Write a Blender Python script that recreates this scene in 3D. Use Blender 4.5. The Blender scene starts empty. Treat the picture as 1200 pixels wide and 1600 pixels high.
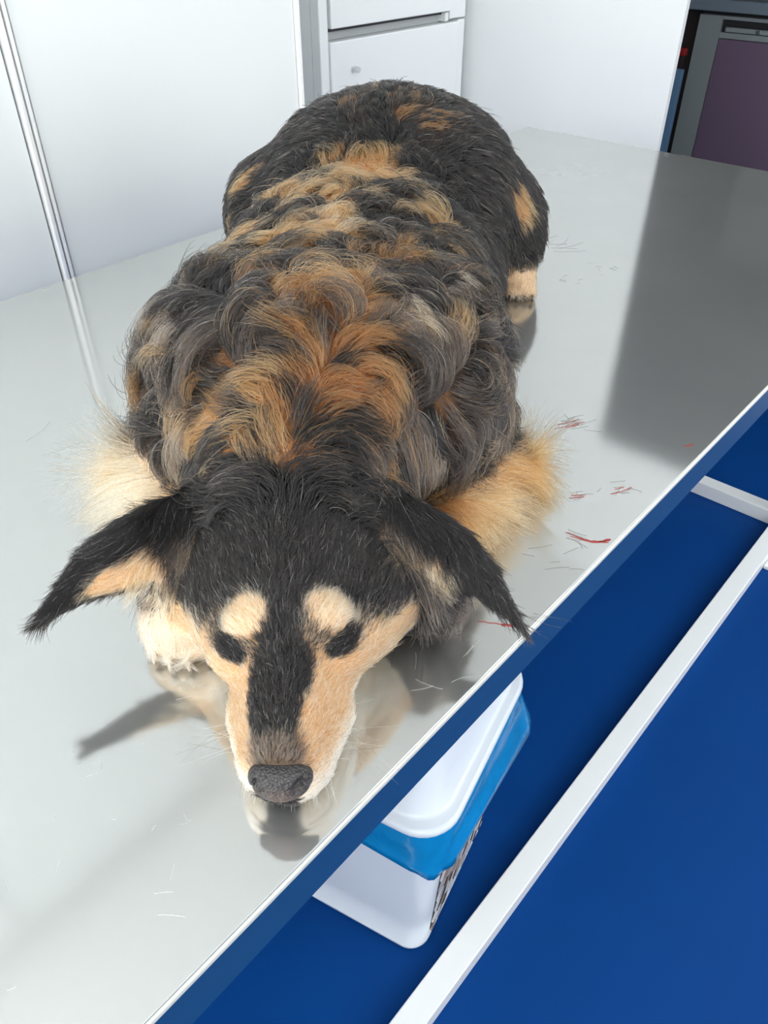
import bpy, bmesh, math, random
import numpy as np
from mathutils import Vector, Matrix
from mathutils.kdtree import KDTree

scene = bpy.context.scene
col = scene.collection
PI = math.pi
R = math.radians
random.seed(7)
rng = np.random.default_rng(11)

# ------------------------------------------------------------------ camera
TZ = 0.80                                   # height of the table top
AZ = R(41.1)                                # heading of the table's long side
FPX = 1218.0
cam_d = bpy.data.cameras.new('camera')
cam = bpy.data.objects.new('camera', cam_d)
col.objects.link(cam)
cam.location = (0, 0, TZ + 0.5)
cam.rotation_euler = (R(90 - 38.8), 0, 0)
cam_d.sensor_fit = 'HORIZONTAL'
cam_d.sensor_width = 36.0
cam_d.lens = FPX * 36.0 / 1200.0
cam_d.clip_start = 0.02
scene.camera = cam

# ------------------------------------------------------------------ world, daylight, exposure
world = bpy.data.worlds.new('sky')
scene.world = world
world.use_nodes = True
wn = world.node_tree.nodes
wn['Background'].inputs['Color'].default_value = (0.98, 1.0, 1.0, 1)
wn['Background'].inputs['Strength'].default_value = 6.3
vs = scene.view_settings
vs.view_transform = 'Standard'
vs.look = 'None'
vs.exposure = 0.0
vs.gamma = 1.0
vs.use_curve_mapping = False


def W(n, s, z=0.0):
    """room coordinates (across the table, along the table) to the world"""
    return Vector((n * math.cos(AZ) + s * math.sin(AZ), -n * math.sin(AZ) + s * math.cos(AZ), z))


def portal(n, s, z, w, h, rx, rz):
    ld = bpy.data.lights.new('window_light', 'AREA')
    ld.shape = 'RECTANGLE'
    ld.size = w
    ld.size_y = h
    ld.cycles.is_portal = True
    o = bpy.data.objects.new('window_light', ld)
    o.location = W(n, s, z)
    o.rotation_euler = (rx, 0, rz - AZ)
    col.objects.link(o)


WIN_S = -1.15                               # window wall
WIN = (-1.45, 1.55, 0.95, 2.40)             # n0, n1, z0, z1
WIN2 = (1.00, 2.42, 0.80, 2.45)             # s0, s1, z0, z1 in the wall on the other side
NWR = 1.7
portal(NWR + 0.02, (WIN2[0] + WIN2[1]) / 2, (WIN2[2] + WIN2[3]) / 2, WIN2[1] - WIN2[0], WIN2[3] - WIN2[2], R(90), R(90))
portal((WIN[0] + WIN[1]) / 2, WIN_S - 0.02, (WIN[2] + WIN[3]) / 2, WIN[1] - WIN[0], WIN[3] - WIN[2], R(90), 0)

# ------------------------------------------------------------------ materials
MATS = {}


def mat(name, color, rough=0.5, metal=0.0, spec=0.5, coat=0.0, bump=0.0, bump_scale=60.0, var=0.0, var_scale=8.0, trans=0.0):
    if name in MATS:
        return MATS[name]
    m = bpy.data.materials.new(name)
    m.use_nodes = True
    nt = m.node_tree
    b = nt.nodes['Principled BSDF']
    b.inputs['Base Color'].default_value = (*color, 1)
    b.inputs['Roughness'].default_value = rough
    b.inputs['Metallic'].default_value = metal
    b.inputs['Specular IOR Level'].default_value = spec
    b.inputs['Coat Weight'].default_value = coat
    b.inputs['Transmission Weight'].default_value = trans
    tc = nt.nodes.new('ShaderNodeTexCoord')
    if var > 0:
        nz = nt.nodes.new('ShaderNodeTexNoise')
        nz.inputs['Scale'].default_value = var_scale
        nz.inputs['Detail'].default_value = 5
        nt.links.new(tc.outputs['Object'], nz.inputs['Vector'])
        mx = nt.nodes.new('ShaderNodeMix')
        mx.data_type = 'RGBA'
        mx.inputs['A'].default_value = (*[c * (1 - var) for c in color], 1)
        mx.inputs['B'].default_value = (*[min(1, c * (1 + var)) for c in color], 1)
        nt.links.new(nz.outputs['Fac'], mx.inputs['Factor'])
        nt.links.new(mx.outputs['Result'], b.inputs['Base Color'])
    if bump > 0:
        nz = nt.nodes.new('ShaderNodeTexNoise')
        nz.inputs['Scale'].default_value = bump_scale
        nz.inputs['Detail'].default_value = 4
        nt.links.new(tc.outputs['Object'], nz.inputs['Vector'])
        bp = nt.nodes.new('ShaderNodeBump')
        bp.inputs['Strength'].default_value = bump
        bp.inputs['Distance'].default_value = 0.002
        nt.links.new(nz.outputs['Fac'], bp.inputs['Height'])
        nt.links.new(bp.outputs['Normal'], b.inputs['Normal'])
    MATS[name] = m
    return m


def steel():
    m = bpy.data.materials.new('brushed_steel')
    m.use_nodes = True
    nt = m.node_tree
    N, Lk = nt.nodes, nt.links
    b = N['Principled BSDF']
    b.inputs['Metallic'].default_value = 1.0
    b.inputs['Base Color'].default_value = (0.62, 0.63, 0.61, 1)
    tc = N.new('ShaderNodeTexCoord')
    # smudges: roughness changes in broad wiped patches
    n1 = N.new('ShaderNodeTexNoise')
    n1.inputs['Scale'].default_value = 7.0
    n1.inputs['Detail'].default_value = 8
    n1.inputs['Distortion'].default_value = 1.2
    Lk.new(tc.outputs['Object'], n1.inputs['Vector'])
    r1 = N.new('ShaderNodeMapRange')
    r1.inputs['From Min'].default_value = 0.35
    r1.inputs['From Max'].default_value = 0.75
    r1.inputs['To Min'].default_value = 0.07
    r1.inputs['To Max'].default_value = 0.10
    Lk.new(n1.outputs['Fac'], r1.inputs['Value'])
    b.inputs['Roughness'].default_value = 0.085
    # fine brushing along the table
    mp = N.new('ShaderNodeMapping')
    mp.inputs['Scale'].default_value = (900, 30, 1)
    Lk.new(tc.outputs['Object'], mp.inputs['Vector'])
    n2 = N.new('ShaderNodeTexNoise')
    n2.inputs['Scale'].default_value = 1.0
    n2.inputs['Detail'].default_value = 3
    Lk.new(mp.outputs['Vector'], n2.inputs['Vector'])
    bp = N.new('ShaderNodeBump')
    bp.inputs['Strength'].default_value = 0.03
    bp.inputs['Distance'].default_value = 0.0005
    Lk.new(n2.outputs['Fac'], bp.inputs['Height'])
    Lk.new(bp.outputs['Normal'], b.inputs['Normal'])
    # broad worn lobe over the sharp one
    b2 = N.new('ShaderNodeBsdfPrincipled')
    b2.inputs['Metallic'].default_value = 1.0
    b2.inputs['Base Color'].default_value = (0.63, 0.64, 0.625, 1)
    b2.inputs['Roughness'].default_value = 0.55
    n3 = N.new('ShaderNodeTexNoise')
    n3.inputs['Scale'].default_value = 2.5
    n3.inputs['Detail'].default_value = 6
    Lk.new(tc.outputs['Object'], n3.inputs['Vector'])
    r3 = N.new('ShaderNodeMapRange')
    r3.inputs['From Min'].default_value = 0.0
    r3.inputs['From Max'].default_value = 1.0
    r3.inputs['To Min'].default_value = 0.22
    r3.inputs['To Max'].default_value = 0.36
    Lk.new(n3.outputs['Fac'], r3.inputs['Value'])
    ms = N.new('ShaderNodeMixShader')
    Lk.new(r3.outputs['Result'], ms.inputs['Fac'])
    Lk.new(b.outputs['BSDF'], ms.inputs[1])
    Lk.new(b2.outputs['BSDF'], ms.inputs[2])
    Lk.new(ms.outputs['Shader'], N['Material Output'].inputs['Surface'])
    return m


M_WALL = mat('white_paint', (0.92, 0.935, 0.94), 0.6, bump=0.05, bump_scale=120)
M_CEIL = mat('ceiling_paint', (0.92, 0.92, 0.895), 0.8)
M_FLOOR = mat('blue_vinyl', (0.0001, 0.041, 0.195), 0.55, spec=0.10, var=0.12, var_scale=3.0, bump=0.04, bump_scale=200)
M_STEEL = steel()
M_APRON = mat('apron_blue', (0.008, 0.050, 0.145), 0.4, spec=0.4)  # plain blue on all four apron sides
M_TRIM = mat('pale_edge', (0.72, 0.72, 0.65), 0.35, metal=0.3)
M_WHITEMETAL = mat('white_powder_coat', (0.80, 0.82, 0.82), 0.35, var=0.02, var_scale=20)
M_LAMI = mat('white_laminate', (0.70, 0.725, 0.73), 0.55, spec=0.2)
M_PROFILE = mat('bright_profile', (0.90, 0.91, 0.91), 0.25, metal=0.2)
M_CAB = mat('white_enamel', (0.86, 0.885, 0.89), 0.35)
M_DARK = mat('dark_recess', (0.02, 0.02, 0.022), 0.6)
M_CHROME = mat('chrome', (0.7, 0.7, 0.7), 0.2, metal=1.0)


def obj(name, me, m, parent=None, loc=None, rz=None):
    o = bpy.data.objects.new(name, me)
    col.objects.link(o)
    if m is not None:
        me.materials.append(m)
    if parent is not None:
        o.parent = parent
    if loc is not None:
        o.location = loc
    if rz is not None:
        o.rotation_euler = (0, 0, rz)
    return o


def mesh_of(name, bm, smooth=False):
    bmesh.ops.recalc_face_normals(bm, faces=bm.faces)
    me = bpy.data.meshes.new(name)
    bm.to_mesh(me)
    bm.free()
    if smooth:
        for p in me.polygons:
            p.use_smooth = True
    return me


def box(name, lo, hi, m, parent=None, bevel=0.0, seg=2, room=True, kind=None, smooth=False):
    """axis box; top-level boxes are placed in room coordinates"""
    lo, hi = Vector(lo), Vector(hi)
    c = (lo + hi) / 2
    bm = bmesh.new()
    bmesh.ops.create_cube(bm, size=1.0)
    for v in bm.verts:
        v.co = Vector((v.co.x * (hi.x - lo.x), v.co.y * (hi.y - lo.y), v.co.z * (hi.z - lo.z)))
    if bevel > 0:
        bmesh.ops.bevel(bm, geom=list(bm.edges), offset=bevel, segments=seg, profile=0.5, affect='EDGES')
    me = mesh_of(name, bm)
    if parent is None:
        o = obj(name, me, m, None, W(c.x, c.y, c.z), -AZ)
    else:
        o = obj(name, me, m, parent, c)
    if kind:
        o['kind'] = kind
    return o


def sub(parent, o):
    """child of a box part keeps its place"""
    o.location = o.location - parent.location
    o.parent = parent
    return o


def multi_box(name, boxes, m, kind='structure'):
    bm = bmesh.new()
    for lo, hi in boxes:
        r = bmesh.ops.create_cube(bm, size=1.0)
        lo, hi = Vector(lo), Vector(hi)
        c = (lo + hi) / 2
        for v in r['verts']:
            v.co = Vector((v.co.x * (hi.x - lo.x) + c.x, v.co.y * (hi.y - lo.y) + c.y, v.co.z * (hi.z - lo.z) + c.z))
    o = obj(name, mesh_of(name, bm), m, None, (0, 0, 0), -AZ)
    if kind:
        o['kind'] = kind
    return o


def thing(name, label, cat, n, s, z=0.0, rz=-AZ, group=None, world_loc=None):
    o = bpy.data.objects.new(name, None)
    col.objects.link(o)
    o.location = world_loc if world_loc is not None else W(n, s, z)
    o.rotation_euler = (0, 0, rz)
    o.empty_display_size = 0.05
    o['label'] = label
    o['category'] = cat
    if group:
        o['group'] = group
    return o


def tag(o, label, cat, group=None):
    o['label'] = label
    o['category'] = cat
    if group:
        o['group'] = group
    return o


# ------------------------------------------------------------------ the room
NL, NR, SE, SF, CZ = -2.05, 1.7, 2.50, 5.0, 2.65
multi_box('floor', [((NL - 0.1, WIN_S - 0.15, -0.1), (NR + 0.1, SF + 0.1, 0.0))], M_FLOOR)
multi_box('ceiling', [((NL - 0.1, WIN_S - 0.15, CZ), (NR + 0.1, SF + 0.1, CZ + 0.1))], M_CEIL)
multi_box('wall_left', [((NL - 0.1, WIN_S - 0.15, 0), (NL, SF + 0.1, CZ))], M_WALL)
multi_box('wall_right', [((NR, WIN_S - 0.15, 0), (NR + 0.1, WIN2[0], CZ)), ((NR, WIN2[1], 0), (NR + 0.1, SF + 0.1, CZ)),
                         ((NR, WIN2[0], 0), (NR + 0.1, WIN2[1], WIN2[2])), ((NR, WIN2[0], WIN2[3]), (NR + 0.1, WIN2[1], CZ))], M_WALL)
DOOR0, DOOR1, DOORZ = -1.06, -0.02, 2.0
multi_box('wall_back', [((NL, SE, 0), (DOOR0, SE + 0.02, CZ)), ((DOOR0, SE, DOORZ), (DOOR1, SE + 0.02, CZ)),
                        ((DOOR1, SE, 0), (NR, SE + 0.02, CZ))], M_WALL)
multi_box('wall_front', [((NL, WIN_S - 0.15, 0), (WIN[0], WIN_S, CZ)), ((WIN[1], WIN_S - 0.15, 0), (NR, WIN_S, CZ)),
                         ((WIN[0], WIN_S - 0.15, 0), (WIN[1], WIN_S, WIN[2])), ((WIN[0], WIN_S - 0.15, WIN[3]), (WIN[1], WIN_S, CZ))], M_WALL)
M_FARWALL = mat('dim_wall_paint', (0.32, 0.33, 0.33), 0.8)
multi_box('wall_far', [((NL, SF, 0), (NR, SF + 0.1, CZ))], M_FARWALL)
# window frame in the front wall
w1 = bpy.data.objects.new('window_1', None)
col.objects.link(w1)
w1.location = W(0.05, WIN_S - 0.08, WIN[2])
w1.rotation_euler = (0, 0, -AZ)
w1['kind'] = 'structure'
ww, wh = WIN[1] - WIN[0], WIN[3] - WIN[2]
for i in range(4):
    x = -ww / 2 + 0.025 + i * (ww - 0.05) / 3
    box('window_stile', (x - 0.025, -0.03, 0), (x + 0.025, 0.03, wh), M_WHITEMETAL, w1, 0.004)
for z in (0.025, wh - 0.025):
    box('window_rail', (-ww / 2, -0.029, z - 0.025), (ww / 2, 0.029, z + 0.025), M_WHITEMETAL, w1, 0.004)
box('window_sill', (-ww / 2 - 0.03, 0.03, -0.03), (ww / 2 + 0.03, 0.14, 0.0), M_WHITEMETAL, w1, 0.005)

w2 = bpy.data.objects.new('window_2', None)
col.objects.link(w2)
w2.location = W(NR + 0.05, (WIN2[0] + WIN2[1]) / 2, WIN2[2])
w2.rotation_euler = (0, 0, -AZ + R(90))
w2['kind'] = 'structure'
ww, wh = WIN2[1] - WIN2[0], WIN2[3] - WIN2[2]
for i in range(3):
    x = -ww / 2 + 0.025 + i * (ww - 0.05) / 2
    box('window_stile', (x - 0.025, -0.03, 0), (x + 0.025, 0.03, wh), M_WHITEMETAL, w2, 0.004)
for z in (0.025, wh - 0.025):
    box('window_rail', (-ww / 2, -0.029, z - 0.025), (ww / 2, 0.029, z + 0.025), M_WHITEMETAL, w2, 0.004)

# ------------------------------------------------------------------ wardrobe with laminate doors beside the table
NC = -1.40
wd = thing('wardrobe', 'tall white laminate wardrobe with bright vertical door profiles beside the table', 'wardrobe', NC, 0.0)
WS0, WS1, WH = -0.6, 1.332, 2.6
box('body', (-0.60, WS0 + 0.0, 0.0), (-0.03, WS1 - 0.02, WH), M_LAMI, wd, 0.002)
for a, b_ in ((-0.575, 0.05), (0.075, 0.676), (0.704, 1.318)):
    d = box('door', (-0.026, a, 0.06), (0.0, b_, WH - 0.01), M_LAMI, wd, 0.0015)
for s_, w_ in ((0.0625, 0.02), (0.690, 0.020)):
    box('profile', (-0.028, s_ - w_ / 2, 0.05), (0.008, s_ - 0.001, WH), M_PROFILE, wd, 0.002)
    box('profile', (-0.028, s_ + 0.003, 0.05), (0.006, s_ + w_ / 2, WH), M_PROFILE, wd, 0.002)
box('profile', (-0.028, 1.319, 0.05), (0.006, WS1, WH), M_PROFILE, wd, 0.003)

# ------------------------------------------------------------------ white enamel cabinet in the corner
NF = -1.80
cb = thing('metal_cabinet', 'white enamel cabinet with two doors and a small lock in the corner', 'cabinet', NF, 2.135)
c0, c1 = 1.79 - 2.135, 2.475 - 2.135
box('body', (-0.22, c0, 0.0), (-0.035, c1, 1.75), M_CAB, cb, 0.003)
box('side_post', (-0.035, c0, 0.0), (0.0, c0 + 0.035, 1.75), M_CAB, cb, 0.004)
box('side_post', (-0.035, c1 - 0.085, 0.96), (0.0, c1, 1.75), M_CAB, cb, 0.004)
ld = box('lower_door', (-0.034, c0 + 0.036, 0.05), (0.006, c1 - 0.04, 0.952), M_CAB, cb, 0.004)
box('side_post', (-0.035, c1 - 0.038, 0.0), (-0.001, c1, 0.955), M_CAB, cb, 0.004)
ud = box('upper_door', (-0.034, c0 + 0.040, 0.984), (0.008, c1 - 0.09, 1.72), M_CAB, cb, 0.003)
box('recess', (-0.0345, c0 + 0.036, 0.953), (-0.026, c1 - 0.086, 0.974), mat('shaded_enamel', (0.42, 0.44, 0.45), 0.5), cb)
box('shadow_line', (-0.0345, c0 + 0.036, 0.975), (-0.012, c1 - 0.086, 0.983), M_DARK, cb)  # dark strip painted in as the recess shadow under the upper door
box('hinge', (-0.028, c1 - 0.115, 0.956), (0.004, c1 - 0.098, 0.981), M_WHITEMETAL, cb, 0.002)
bm = bmesh.new()
bmesh.ops.create_cone(bm, segments=20, radius1=0.009, radius2=0.008, depth=0.012, cap_ends=True)
bmesh.ops.rotate(bm, verts=bm.verts, matrix=Matrix.Rotation(PI / 2, 3, 'Y'))
lk = obj('lock', mesh_of('lock', bm), M_CHROME, ld, Vector((0.012, c0 + 0.125, 0.876)))
lk.location -= ld.location + Vector((-0.014, 0, 0))
lk['label'] = 'small round metal lock'

# ------------------------------------------------------------------ next room seen through the doorway
M_GREY = mat('grey_laminate', (0.34, 0.38, 0.38), 0.5)
M_PURPLE = mat('plum_laminate', (0.20, 0.135, 0.21), 0.55)
M_TOPG = mat('grey_worktop', (0.22, 0.28, 0.33), 0.4)
M_BLUEP = mat('steel_blue_plastic', (0.13, 0.27, 0.43), 0.5)
M_RED = mat('red_plastic', (0.42, 0.01, 0.012), 0.5)
SP = 3.60
pc = thing('counter_cabinet', 'grey counter cabinet with plum door panel in the dim next room', 'cabinet', -1.463, SP)
box('body', (0.0, 0.02, 0.0), (1.5, 0.55, 0.90), M_GREY, pc, 0.002)
box('frame_stile', (0.0, 0.0, 0.0), (0.095, 0.02, 0.90), M_GREY, pc, 0.002)
box('frame_rail', (0.095, 0.001, 0.888), (1.5, 0.02, 0.90), M_GREY, pc, 0.001)
box('frame_rail', (0.095, 0.001, 0.825), (1.5, 0.02, 0.845), M_GREY, pc, 0.001)
box('drawer_gap', (0.096, 0.012, 0.846), (1.5, 0.0195, 0.887), M_DARK, pc)
gb = box('pull_bar', (0.115, -0.004, 0.848), (0.60, 0.010, 0.864), M_GREY, pc, 0.002)
box('catch', (0.235, -0.006, 0.850), (0.255, 0.002, 0.862), M_CHROME, pc, 0.002)
pp = box('door', (0.099, -0.004, 0.05), (0.80, 0.019, 0.823), M_PURPLE, pc, 0.002)
box('door', (0.806, -0.004, 0.05), (1.49, 0.019, 0.823), M_PURPLE, pc, 0.002)
box('worktop', (-0.09, -0.03, 0.915), (1.52, 0.56, 0.955), M_TOPG, pc, 0.004)
box('plinth', (-0.0, 0.03, 0.9005), (1.5, 0.55, 0.9145), M_DARK, pc)
bp_ = tag(box('storage_board', (-1.60, 3.30, 0.0), (-1.362, 3.32, 0.75), M_BLUEP, None, 0.004),
          'steel blue upright board standing beside the grey counter cabinet', 'board')
M_BROWN = mat('dark_brown_wood', (0.035, 0.022, 0.02), 0.6)
bp2 = tag(box('wooden_post', (-1.66, 3.70, 0.0), (-1.47, 3.78, 0.90), M_BROWN, None, 0.004),
          'dark brown wooden board standing behind the blue board', 'board')
rt = thing('red_handle', 'small red plastic grip hooked over the dark brown board', 'handle', -1.482, 3.56, 0.0)
box('grip', (-0.014, -0.012, 0.755), (0.014, 0.012, 0.785), M_RED, rt, 0.006)
box('stem', (-0.008, -0.008, 0.0), (0.008, 0.008, 0.757), M_BROWN, rt, 0.003)
# framed dark glass on the far wall (shows in the steel)
gw = thing('wall_cabinet', 'pale grey wall cabinet with dark glass in the next room', 'cabinet', -1.05, SF - 0.16, 1.30)
box('body', (-0.5, 0.0, 0.0), (0.65, 0.155, 0.75), mat('pale_grey_paint', (0.5, 0.52, 0.52), 0.5), gw, 0.004)
box('glass_door', (-0.18, -0.015, 0.12), (0.17, -0.0005, 0.62), mat('dark_glass', (0.02, 0.025, 0.025), 0.15), gw, 0.003)

# ------------------------------------------------------------------ examination table
TN0, TN1, TS0, TS1 = -1.196, -0.2067, -0.38, 1.956
tcn, tcs = (TN0 + TN1) / 2, (TS0 + TS1) / 2
tb = thing('examination_table', 'long stainless steel examination table with blue apron and white base frame', 'table', tcn, tcs)
hw, hl = (TN1 - TN0) / 2, (TS1 - TS0) / 2
box('table_top', (-hw + 0.0015, -hl + 0.0015, TZ - 0.0020), (hw - 0.0015, hl - 0.0015, TZ), M_STEEL, tb, 0.0009, 3)
box('edge_trim', (-hw, -hl, TZ - 0.0085), (hw, hl, TZ - 0.0021), M_TRIM, tb, 0.0015)
AP = TZ - 0.058
for nm, lo, hi in (('apron', (hw - 0.022, -hl + 0.002, AP), (hw - 0.002, hl - 0.002, TZ - 0.0086)),
                   ('apron', (-hw + 0.002, -hl + 0.002, AP), (-hw + 0.022, hl - 0.002, TZ - 0.0086)),
                   ('apron', (-hw + 0.0225, -hl + 0.002, AP), (hw - 0.0225, -hl + 0.022, TZ - 0.0086)),
                   ('apron', (-hw + 0.0225, hl - 0.022, AP), (hw - 0.0225, hl - 0.002, TZ - 0.0086))):
    box(nm, lo, hi, M_APRON, tb, 0.0015)
bi0 = -0.2087 * 1.26 - tcn                  # inner edge of the floor bar
bw = 0.0405
BZ = 0.04
bar_o = bi0 + bw
cs_ = 1.86                                  # crossbar
for sx in (1, -1):
    x0, x1 = (bi0, bar_o) if sx > 0 else (-bar_o, -bi0)
    box('base_bar', (x0, -hl + 0.10, 0.0), (x1, cs_ - tcs + bw / 2, BZ), M_WHITEMETAL, tb, 0.002)
for sy in (-hl + 0.12, cs_ - tcs):
    box('cross_bar', (-bi0 + 0.0005, sy - bw / 2, 0.0), (bi0 - 0.0005, sy + bw / 2, BZ), M_WHITEMETAL, tb, 0.002)
for sx in (1, -1):
    for sy in (-hl + 0.12, cs_ - tcs):
        xc = (bi0 + bar_o) / 2 * sx
        box('leg', (xc - 0.02, sy - 0.02, BZ), (xc + 0.02, sy + 0.02, AP + 0.02), M_WHITEMETAL, tb, 0.002)
for sy in (1.69,):
    box('foot_plate', (bar_o + 0.0005, sy - tcs - 0.03, 0.0), (bar_o + 0.07, sy - tcs + 0.03, 0.012), M_WHITEMETAL, tb, 0.003)

# ------------------------------------------------------------------ bin under the table
M_BIN = mat('white_plastic', (0.66, 0.71, 0.77), 0.28, spec=0.5)
M_BAG = mat('blue_film', (0.004, 0.25, 0.60), 0.22, spec=0.6, var=0.35, var_scale=14, trans=0.2, bump=1.0, bump_scale=38)
BAZ = R(28)
bin_t = thing('pedal_bin', 'white plastic bin with domed lid and blue bag under the steel table', 'bin', 0, 0, 0,
              rz=-BAZ, world_loc=Vector((0.021, 0.683, 0)))


def rr_ring(hx, hy, r, n=8):
    pts = []
    for cx, cy, a0 in ((hx - r, hy - r, 0), (-hx + r, hy - r, 90), (-hx + r, -hy + r, 180), (hx - r, -hy + r, 270)):
        for k in range(n + 1):
            a = R(a0 + 90 * k / n)
            pts.append((cx + r * math.cos(a), cy + r * math.sin(a)))
    return pts


def loft(name, rings, cap0=True, cap1=True):
    """rings: lists of 3D points with equal count"""
    n = len(rings[0])
    verts = [p for r_ in rings for p in r_]
    faces = []
    for i in range(len(rings) - 1):
        for k in range(n):
            faces.append((i * n + k, i * n + (k + 1) % n, (i + 1) * n + (k + 1) % n, (i + 1) * n + k))
    if cap0:
        faces.append(tuple(range(n))[::-1])
    if cap1:
        faces.append(tuple((len(rings) - 1) * n + k for k in range(n)))
    me = bpy.data.meshes.new(name)
    me.from_pydata(verts, [], faces)
    me.update()
    bm = bmesh.new()
    bm.from_mesh(me)
    bpy.data.meshes.remove(me)
    return mesh_of(name, bm, True)


BH = 0.40


def bin_half(z):
    t = z / BH
    return 0.110 + 0.020 * t, 0.135 + 0.015 * t


rings = []
for z, dx in ((0.0, -0.003), (0.004, 0.001), (0.013, 0.002), (0.0145, -0.001), (0.1, 0), (0.2, 0), (0.3, 0), (0.392, 0), (0.392, -0.004), (0.05, -0.004)):
    hx, hy = bin_half(z)
    rings.append([(x, y, z) for x, y in rr_ring(hx + dx, hy + dx, 0.032)])
obj('body', loft('bin_body', rings, True, True), M_BIN, bin_t)
# lid: rolled rim, sloping flanks, flat swing flap
rings = []
hx, hy = bin_half(BH)
for z, d, r_ in ((0.388, 0.004, 0.05), (0.388, 0.009, 0.052), (0.393, 0.012, 0.054), (0.400, 0.011, 0.054), (0.403, 0.006, 0.05), (0.402, -0.001, 0.05),
                 (0.408, -0.006, 0.05), (0.44, -0.016, 0.05), (0.50, -0.036, 0.045), (0.54, -0.054, 0.04), (0.553, -0.066, 0.035), (0.557, -0.080, 0.03)):
    rings.append([(x, y, z) for x, y in rr_ring(hx + d, hy + d, r_)])
lid = obj('lid', loft('bin_lid', rings, True, True), M_BIN, bin_t)
flap = []
for z, d in ((0.557, -0.084), (0.5605, -0.085), (0.562, -0.088)):
    flap.append([(x, y, z) for x, y in rr_ring(hx + d, hy + d, 0.025)])
obj('flap', loft('bin_flap', flap, True, True), M_BIN, lid)
# bag folded over the rim
base = rr_ring(hx, hy, 0.045, 10)
nb = len(base)
bag_r = []
rb = np.random.default_rng(5)
ph = rb.uniform(0, 6.28, 8)
for j in range(9):
    t = j / 8
    ring = []
    for k, (x, y) in enumerate(base):
        a = math.atan2(y, x)
        ca, sa = math.cos(a), math.sin(a)
        corner = max(0.0, math.cos(a - R(48))) ** 10            # long point at the far right corner
        corner2 = max(0.0, math.cos(a + R(52))) ** 14
        wav = 0.5 * math.sin(5 * a + ph[0]) + 0.3 * math.sin(11 * a + ph[1]) + 0.2 * math.sin(23 * a + ph[2])
        drop = 0.055 + 0.010 * wav + 0.035 * corner + 0.012 * corner2 + (0.02 * max(0, ca))
        out = 0.004 + t * (0.006 + 0.003 * wav + 0.022 * corner + 0.012 * max(0, ca)) + 0.002 * math.sin(37 * a + 9 * t)
        ring.append((x + ca * out, y + sa * out, 0.3875 - drop * t))
    bag_r.append(ring)
inner = [[(x * 0.985, y * 0.985, z) for x, y, z in r_] for r_ in bag_r[::-1]]
obj('bin_bag', loft('bin_bag', bag_r + inner, False, False), M_BAG, bin_t)['label'] = 'shiny blue plastic bag folded over the rim'
# woven twig panel let into the side
M_TW = [mat('twig_grey', (0.34, 0.33, 0.36), 0.6), mat('twig_tan', (0.28, 0.20, 0.16), 0.6), mat('twig_pale', (0.52, 0.53, 0.58), 0.6), mat('twig_dark', (0.03, 0.03, 0.04), 0.7)]
bm = bmesh.new()
rt_ = random.Random(3)


def side_pt(y, z, off):
    hx, hy = bin_half(z)
    return Vector((hx + off, y, z))


def twig(y, z, ln, wd_, ang, off, mi):
    c, s_ = math.cos(ang), math.sin(ang)
    vs_ = []
    for o_ in (off, off + 0.0025):
        for u_, v_ in ((-ln, -wd_), (ln, -wd_), (ln, wd_), (-ln, wd_)):
            vs_.append(bm.verts.new(side_pt(y + u_ * c - v_ * s_, z + u_ * s_ + v_ * c, o_)))
    for f in ((0, 1, 2, 3), (4, 5, 6, 7), (0, 1, 5, 4), (1, 2, 6, 5), (2, 3, 7, 6), (3, 0, 4, 7)):
        bm.faces.new([vs_[i] for i in f]).material_index = mi


for iy in range(9):
    for iz in range(18):
        y = -0.092 + iy * 0.0235 + (iz % 2) * 0.011
        z = 0.035 + iz * 0.0165
        if y > 0.1:
            continue
        twig(y, z + rt_.uniform(-.003, .003), 0.0125, 0.0034, R(58) + rt_.uniform(-.2, .2), 0.0005, rt_.choice((0, 0, 1, 2, 2, 3)))
tw = bpy.data.meshes.new('twig_panel')
bmesh.ops.recalc_face_normals(bm, faces=bm.faces)
bm.to_mesh(tw)
bm.free()
for m in M_TW:
    tw.materials.append(m)
two = obj('twig_panel', tw, None, bin_t)
two['kind'] = 'stuff'
two['label'] = 'woven grey and brown twig panel'
bk = [side_pt(-0.103, 0.03, 0.0004), side_pt(0.103, 0.03, 0.0004), side_pt(0.103, 0.325, 0.0004), side_pt(-0.103, 0.325, 0.0004)]
me = bpy.data.meshes.new('panel_backing')
me.from_pydata([tuple(p) for p in bk], [], [(0, 1, 2, 3)])
obj('panel_backing', me, M_TW[3], bin_t)

# ------------------------------------------------------------------ the dog: one continuous body from a blended distance field
# dog space: x, y as in the world, z above the table
#DOGSDF
def ell(p, c, r):
    q = p - np.array(c, dtype=np.float32)
    r = np.array(r, dtype=np.float32)
    k0 = np.sqrt(((q / r) ** 2).sum(-1)) + 1e-9
    k1 = np.sqrt(((q / (r * r)) ** 2).sum(-1)) + 1e-9
    return k0 * (k0 - 1.0) / k1


def rcone(p, a, b, ra, rb):
    a = np.array(a, dtype=np.float32)
    b = np.array(b, dtype=np.float32)
    d = b - a
    t = np.clip(((p - a) @ d) / (d @ d), 0, 1)
    q = p - (a + t[..., None] * d)
    return np.sqrt((q * q).sum(-1)) - (ra + (rb - ra) * t)


def smin(a, b, k):
    h = np.clip(0.5 + 0.5 * (b - a) / k, 0, 1)
    return b + (a - b) * h - k * h * (1 - h)


def smax(a, b, k):
    return -smin(-a, -b, k)


EYE_L, EYE_R = (-0.1005, 0.374, 0.078), (-0.0370, 0.379, 0.079)
NOSE = np.array((-0.0685, 0.287, 0.038))


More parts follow.
